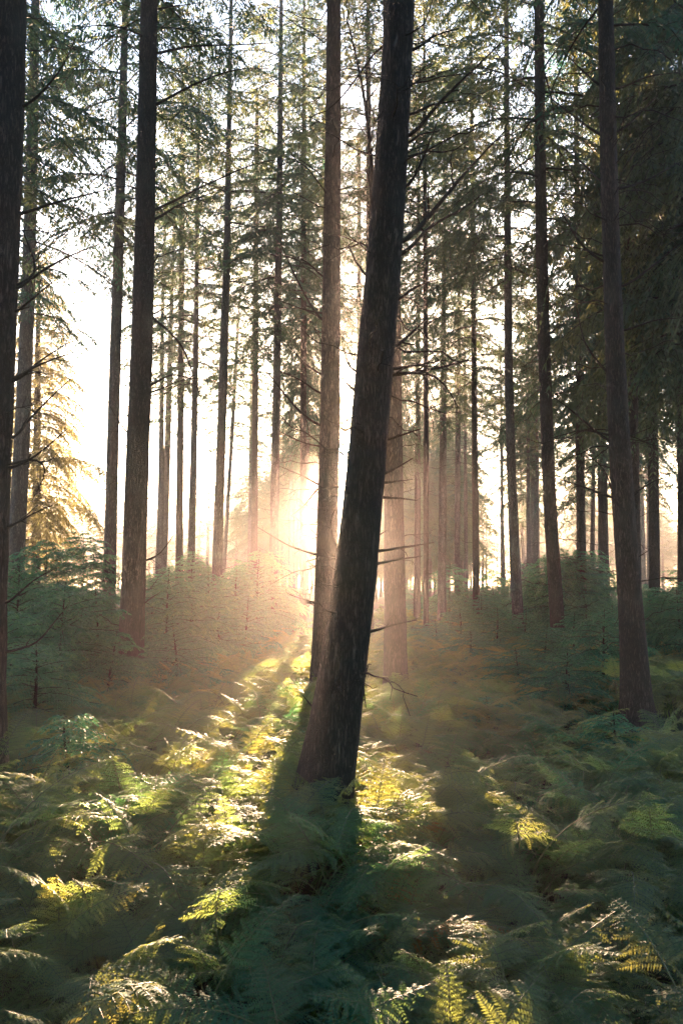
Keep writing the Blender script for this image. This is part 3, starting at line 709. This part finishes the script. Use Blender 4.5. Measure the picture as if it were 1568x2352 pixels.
# ------------------------------------------------------------------ bracken
def frond_mesh(seed, L=1.05, stipe=0.40, a0=78, a1=-18, width=0.30, npin=15, mat=FERN, curl=0.0):
    r = np.random.default_rng(seed)
    n = 22; t = np.linspace(0, 1, n)
    ang = np.radians(a0 + (a1 - a0) * np.clip((t - 0.12) / 0.7, 0, 1) ** 0.85)
    yaw = np.radians(r.uniform(-14, 14)) * t
    dx = np.cos(ang); dz = np.sin(ang)
    step = np.stack([dx * np.cos(yaw), dx * np.sin(yaw), dz], 1) * (L / (n - 1))
    P = np.vstack([[0, 0, 0], np.cumsum(step, 0)[:-1]])
    b = MB(); b.tube(P, np.linspace(0.0045, 0.001, n), 4, 1)
    Tn = step / np.linalg.norm(step, axis=1)[:, None]
    def pt(u):
        f = u * (n - 1); q = min(int(f), n - 2)
        return P[q] + (P[q + 1] - P[q]) * (f - q), Tn[q]
    for i in range(npin):
        u = stipe + (0.985 - stipe) * (i / npin) ** 0.93
        v = (u - stipe) / (1 - stipe)
        wl_ = width * ((1 - v) ** 0.85) * (1.0 if i else 0.9) + 0.012
        p, tg = pt(u)
        sd0 = np.cross(np.array([0, 0, 1.0]), tg); sd0 /= np.linalg.norm(sd0)
        up = np.cross(tg, sd0)
        for sg in (1, -1):
            if r.uniform() < 0.02: continue
            ln_ = wl_ * r.uniform(0.85, 1.1)
            d = sd0 * sg * 0.92 + tg * r.uniform(0.28, 0.5) + up * r.uniform(-0.18, 0.30)
            d /= np.linalg.norm(d)
            m = max(4, int(ln_ / 0.0115)); w = (np.arange(m) + 0.5) / m
            hang = r.uniform(0.10, 0.45)
            base = p + d * (ln_ * w)[:, None] + np.array([0, 0, -1.0]) * (ln_ * hang * w ** 2)[:, None]
            q = np.linspace(0, 1, 4)[:, None]
            b.tube(p + d * ln_ * q + np.array([0, 0, -1.0]) * ln_ * hang * q ** 2, np.linspace(0.0014, 0.0006, 4), 3, 1)
            dd = d + np.array([0, 0, -1.0]) * (2 * hang * w)[:, None]; dd /= np.linalg.norm(dd, axis=1)[:, None]
            nrm_ = np.cross(dd, up if sg > 0 else -up); nrm_ = np.cross(dd, np.cross(up, dd)); ups = up - dd * (dd @ up)[:, None]
            ups /= np.linalg.norm(ups, axis=1)[:, None]
            side = np.cross(ups, dd)
            ll = (0.23 * ln_ * (1 - w) ** 0.8 * np.minimum(1, w * 6 + 0.5) + 0.007)
            ll = np.minimum(ll, 0.036)
            for s2 in (1, -1):
                D = side * s2 * 0.88 + dd * 0.48 + ups * r.normal(0.02, 0.14, (m, 1)) + np.array([0, 0, -0.12])
                D /= np.linalg.norm(D, axis=1)[:, None]
                S = np.cross(ups, D); S /= np.linalg.norm(S, axis=1)[:, None]
                b.leaves(base, D, S, ll * r.uniform(0.85, 1.15, m), 0.0085 * np.minimum(1.0, ll / 0.025 + 0.35), 0, 0.12)
    return b.mesh('frond', [mat, STIPE])
FRONDS = [frond_mesh(1, 1.0, 0.52, 80, -18, 0.185), frond_mesh(2, 1.1, 0.54, 84, -28, 0.20, 16), frond_mesh(3, 0.9, 0.48, 74, -8, 0.17, 14),
          frond_mesh(4, 1.0, 0.55, 85, 8, 0.18, 15), frond_mesh(5, 0.8, 0.45, 82, 30, 0.16, 13), frond_mesh(6, 0.95, 0.50, 78, -38, 0.18, 15)]
FRONDS_DRY = [frond_mesh(7, 0.9, 0.48, 78, -40, 0.17, 13, FERN_DRY), frond_mesh(8, 0.85, 0.46, 74, -20, 0.17, 13, FERN_DRY)]
UPRIGHT = frond_mesh(9, 0.95, 0.38, 88, 58, 0.20, 15)

def fern(x, y, label, group, sca, nf, tilt=0.0, pool=None, up=False):
    gz = float(ground_z(x, y))
    root = thing('bracken_fern', (x, y, gz - 0.02), label, 'fern', group, rng.uniform(0, 6.28))
    a0 = rng.uniform(0, 6.28)
    for i in range(nf):
        me = pool[int(rng.integers(0, len(pool)))] if pool else FRONDS[int(rng.integers(0, len(FRONDS)))]
        f = obj('frond', me, root)
        f.location = (rng.normal(0, 0.05), rng.normal(0, 0.05), 0)
        f.rotation_euler = (rng.normal(0, 0.16), rng.normal(0.05, 0.16), a0 + i * 6.283 / nf + rng.uniform(-0.5, 0.5))
        f.scale = (sca * rng.uniform(0.75, 1.15),) * 3
    return root

# zones of the fern bed as they read in the photo (column, row of the plant's foot)
def zone(px, py):
    k = (px - 795) / (py - HORIZON)
    near = py > 2250
    if 690 < px < 840 and 1760 < py < 1990: return ('dark fern crowding the foot of the leaning trunk', 'ferns at the leaning trunk foot')
    if -0.95 < k < -0.30:
        return ('golden backlit fern in the lit strip left of the leaning trunk, close to the viewer', 'near ferns in the left lit strip') if py > 2050 else \
               ('golden backlit fern in the lit strip left of the leaning trunk, farther off', 'far ferns in the left lit strip')
    if -0.30 <= k < 0.06: return ('dim fern lying in the long shadow of the leaning trunk', 'ferns in the trunk shadow')
    if 0.06 <= k < 0.60:
        return ('bright golden fern in the lit strip right of the leaning trunk, close to the viewer', 'near ferns in the right lit strip') if py > 1950 else \
               ('bright golden fern in the lit strip right of the leaning trunk, farther off', 'far ferns in the right lit strip')
    if k < 0:
        return ('dark teal fern in the shaded bed at lower left', 'shaded ferns at lower left') if py > 1950 else \
               ('green fern in the shaded bed below the left saplings', 'shaded ferns below the left saplings')
    return ('dark teal fern in the shaded bed at lower right', 'shaded ferns at lower right') if py > 1950 else \
           ('green fern in the shaded bed below the right saplings', 'shaded ferns below the right saplings')

bare = [(at(1130, HORIZON + 1.62 * F / 6.3, 6.3)[0], 6.3, 0.72), (at(1530, HORIZON + 1.62 * F / 8.6, 8.6)[0], 8.6, 1.05),
        (at(870, HORIZON + 1.62 * F / 5.6, 5.6)[0], 5.6, 0.28)]
cand = []
tries = 0
while len(cand) < 1500 and tries < 60000:
    tries += 1
    y = 1.35 + 15.5 * rng.uniform() ** 1.15; x = rng.uniform(-0.52, 0.52) * y + rng.uniform(-0.5, 0.5)
    if x * x + y * y < 1.25 ** 2: continue
    if any((x - a) ** 2 + (y - b_) ** 2 < c * c for a, b_, c in bare): continue
    dmin = 0.19 + 0.007 * y
    if any((x - a) ** 2 + (y - b_) ** 2 < dmin * dmin for a, b_ in cand): continue
    cand.append((x, y))
cand.sort(key=lambda c: c[1])
def in_view(x, y):
    px = px_of(x, y); return -130 * 4 / y < px < 1568 + 130 * 4 / y
front = [c for c in cand if in_view(*c)][:285]
rest = [c for c in cand if c not in set(front)]
for x, y in front:
    py = HORIZON + (1.62 - 0.35) * F / y; px = px_of(x, y)
    lab, g = zone(px, py)
    s = rng.uniform(0.62, 0.95) * (0.66 if y < 2.4 else (0.85 if y < 3.4 else 1.0))
    pool = FRONDS_DRY + FRONDS[:2] if (g.endswith('right lit strip') and rng.uniform() < 0.25) else None
    fern(x, y, lab, g, s, int(rng.integers(7, 11)), pool=pool)
# stand-outs
for px, Y, s, lab, nf in ((535, 3.9, 0.6, 'upright bright green fern glowing at the shadow edge left of centre', 4), (385, 3.0, 0.5, 'upright yellow green fern glowing at lower left', 4),
                      (345, 5.4, 0.7, 'tall green fern standing apart left of the lit strip', 5), (470, 5.6, 0.7, 'upright yellow fern at the start of the left lit strip', 5)):
    fern(ground_px(px, Y), Y, lab, None, s, nf, pool=[UPRIGHT, FRONDS[4]])
x = ground_px(1185, 3.9)
fern(x, 3.9, 'tall bronze fern arching above the right lit strip', None, 1.05, 3, pool=[FRONDS_DRY[0], FRONDS[3]])

# the rest of the fern bed, uncountable ground cover: one object
def bracken_bed(pts):
    rows = []
    for x, y in pts:
        for i in range(int(rng.integers(6, 10))):
            rows.append((x + rng.normal(0, 0.06), y + rng.normal(0, 0.06), float(ground_z(x, y)) - 0.02,
                         rng.normal(0, 0.16), rng.normal(0.05, 0.16), rng.uniform(0, 6.28), rng.uniform(0.5, 0.95), int(rng.integers(0, 6))))
    A = np.array(rows)
    me = bpy.data.meshes.new('bracken_undergrowth'); me.vertices.add(len(A))
    me.vertices.foreach_set('co', A[:, :3].astype(np.float32).ravel())
    at_ = me.attributes.new('rot', 'FLOAT_VECTOR', 'POINT'); at_.data.foreach_set('vector', A[:, 3:6].astype(np.float32).ravel())
    at_ = me.attributes.new('size', 'FLOAT', 'POINT'); at_.data.foreach_set('value', A[:, 6].astype(np.float32))
    at_ = me.attributes.new('pick', 'INT', 'POINT'); at_.data.foreach_set('value', A[:, 7].astype(np.int32))
    me.update()
    o = obj('bracken_undergrowth', me)
    tag(o, 'continuous bed of ferns under and behind the saplings', 'undergrowth', kind='stuff')
    ng = bpy.data.node_groups.new('bracken', 'GeometryNodeTree')
    ng.interface.new_socket(name='Geometry', in_out='INPUT', socket_type='NodeSocketGeometry')
    ng.interface.new_socket(name='Geometry', in_out='OUTPUT', socket_type='NodeSocketGeometry')
    n, l = ng.nodes, ng.links
    gi, go = n.new('NodeGroupInput'), n.new('NodeGroupOutput')
    jn = n.new('GeometryNodeJoinGeometry')
    def attr(name, t):
        a = n.new('GeometryNodeInputNamedAttribute'); a.data_type = t; a.inputs['Name'].default_value = name; return a.outputs['Attribute']
    rot, size, pick = attr('rot', 'FLOAT_VECTOR'), attr('size', 'FLOAT'), attr('pick', 'INT')
    er = n.new('FunctionNodeEulerToRotation'); l.new(rot, er.inputs[0])
    for k in range(6):
        src = next(ob for ob in bpy.data.objects if ob.data is FRONDS[k])
        oi = n.new('GeometryNodeObjectInfo'); oi.transform_space = 'ORIGINAL'; oi.inputs['Object'].default_value = src
        oi.inputs['As Instance'].default_value = True
        cmp_ = n.new('FunctionNodeCompare'); cmp_.data_type = 'INT'; cmp_.operation = 'EQUAL'
        l.new(pick, cmp_.inputs[2]); cmp_.inputs[3].default_value = k
        ip = n.new('GeometryNodeInstanceOnPoints')
        l.new(gi.outputs[0], ip.inputs['Points']); l.new(cmp_.outputs[0], ip.inputs['Selection'])
        l.new(oi.outputs['Geometry'], ip.inputs['Instance']); l.new(er.outputs[0], ip.inputs['Rotation']); l.new(size, ip.inputs['Scale'])
        l.new(ip.outputs[0], jn.inputs[0])
    l.new(jn.outputs[0], go.inputs[0])
    md = o.modifiers.new('fronds', 'NODES'); md.node_group = ng
far_pts = []
for _ in range(700):
    y = rng.uniform(15, 40); x = rng.uniform(-0.5, 0.5) * y; far_pts.append((x, y))
bracken_bed(rest + far_pts)

# grass and fallen twigs
def grass():
    b = MB()
    for (px, Y, rad, n, h) in ((985, 2.75, 0.35, 900, 0.38), (1080, 2.5, 0.3, 600, 0.34), (1530, 10.5, 1.6, 3500, 0.22), (1480, 12.5, 1.8, 2500, 0.22), (760, 8.5, 1.2, 1500, 0.25), (720, 12, 1.6, 1800, 0.25)):
        cx = ground_px(px, Y)
        a = rng.uniform(0, 6.28, n); d = rad * np.sqrt(rng.uniform(0, 1, n))
        x = cx + d * np.cos(a); y = Y + d * np.sin(a)
        P = np.stack([x, y, ground_z(x, y) - 0.01], 1)
        D = np.stack([rng.normal(0, 0.3, n), rng.normal(0, 0.3, n), np.ones(n)], 1); D /= np.linalg.norm(D, axis=1)[:, None]
        S = np.stack([np.cos(a * 3), np.sin(a * 3), np.zeros(n)], 1)
        b.leaves(P, D, S, h * rng.uniform(0.5, 1.1, n), 0.007, 0, 0.25)
    tag(obj('grass', b.mesh('grass', [GRASS])), 'thin grass growing in gaps between ferns', 'grass', kind='stuff')
grass()
def litter():
    b = MB()
    for i in range(700):
        if i < 420:
            a, c, rad = bare[i % 3]; x = a + rng.normal(0, rad * 0.8); y = c + rng.normal(0, rad * 0.8)
        else:
            y = rng.uniform(1.6, 10); x = rng.uniform(-0.5, 0.5) * y
        az = rng.uniform(0, 6.28); L = rng.uniform(0.08, 0.45)
        P = twig_curve(np.array([x, y, float(ground_z(x, y)) + 0.012]), np.array([math.cos(az), math.sin(az), rng.uniform(0, 0.25)]), L, 0.2, rng, 5, 0.4)
        b.tube(P, np.linspace(rng.uniform(0.002, 0.005), 0.001, 5), 4, 0)
    tag(obj('forest_litter', b.mesh('forest_litter', [DEADWOOD])), 'fallen brown twigs strewn over the forest floor', 'litter', kind='stuff')
litter()
def fallen(px, Y, az, L, r0, label, seed):
    r = np.random.default_rng(seed); x = ground_px(px, Y); z = float(ground_z(x, Y))
    root = thing('fallen_branch', (x, Y, z), label, 'branch')
    b = MB(); P = twig_curve(np.array([0, 0, 0.05]), np.array([math.cos(az), math.sin(az), 0.06]), L, 0.02, r, 10, 0.25)
    P[:, 2] = np.maximum(P[:, 2], 0.02)
    add_dead_branch(b, P, r0, r, 6, 0.3)
    obj('limb', b.mesh('limb', [DEADWOOD]), root)
fallen(1090, 6.2, 0.25, 1.0, 0.022, 'fallen dead branch lying on the brown litter patch right of the leaning trunk', 1)
fallen(1175, 6.5, 2.6, 0.8, 0.016, 'smaller fallen dead branch crossing the brown litter patch right of the leaning trunk', 2)
fallen(1525, 8.4, 0.5, 1.2, 0.025, 'fallen dead branch on bare brown ground beside the reddish trunk', 3)

# ------------------------------------------------------------------ haze
def haze():
    m = bpy.data.materials.new('haze'); m.use_nodes = True
    ns, ln = m.node_tree.nodes, m.node_tree.links; ns.clear()
    out = ns.new('ShaderNodeOutputMaterial'); v = ns.new('ShaderNodeVolumePrincipled')
    v.inputs['Color'].default_value = (0.96, 0.87, 0.85, 1)
    v.inputs['Density'].default_value = HAZE_DENSITY
    v.inputs['Anisotropy'].default_value = HAZE_G
    ln.new(v.outputs[0], out.inputs['Volume'])
    x0, x1, y0, y1, z0, z1 = -132, 132, -18, 240, -1.5, 25
    V = [(x, y, z) for z in (z0, z1) for y in (y0, y1) for x in (x0, x1)]
    Fc = [(0, 2, 3, 1), (4, 5, 7, 6), (0, 1, 5, 4), (2, 6, 7, 3), (0, 4, 6, 2), (1, 3, 7, 5)]
    b = MB(); b.add(V, Fc)
    o = obj('haze', b.mesh('haze', [m])); o['kind'] = 'stuff'
haze()
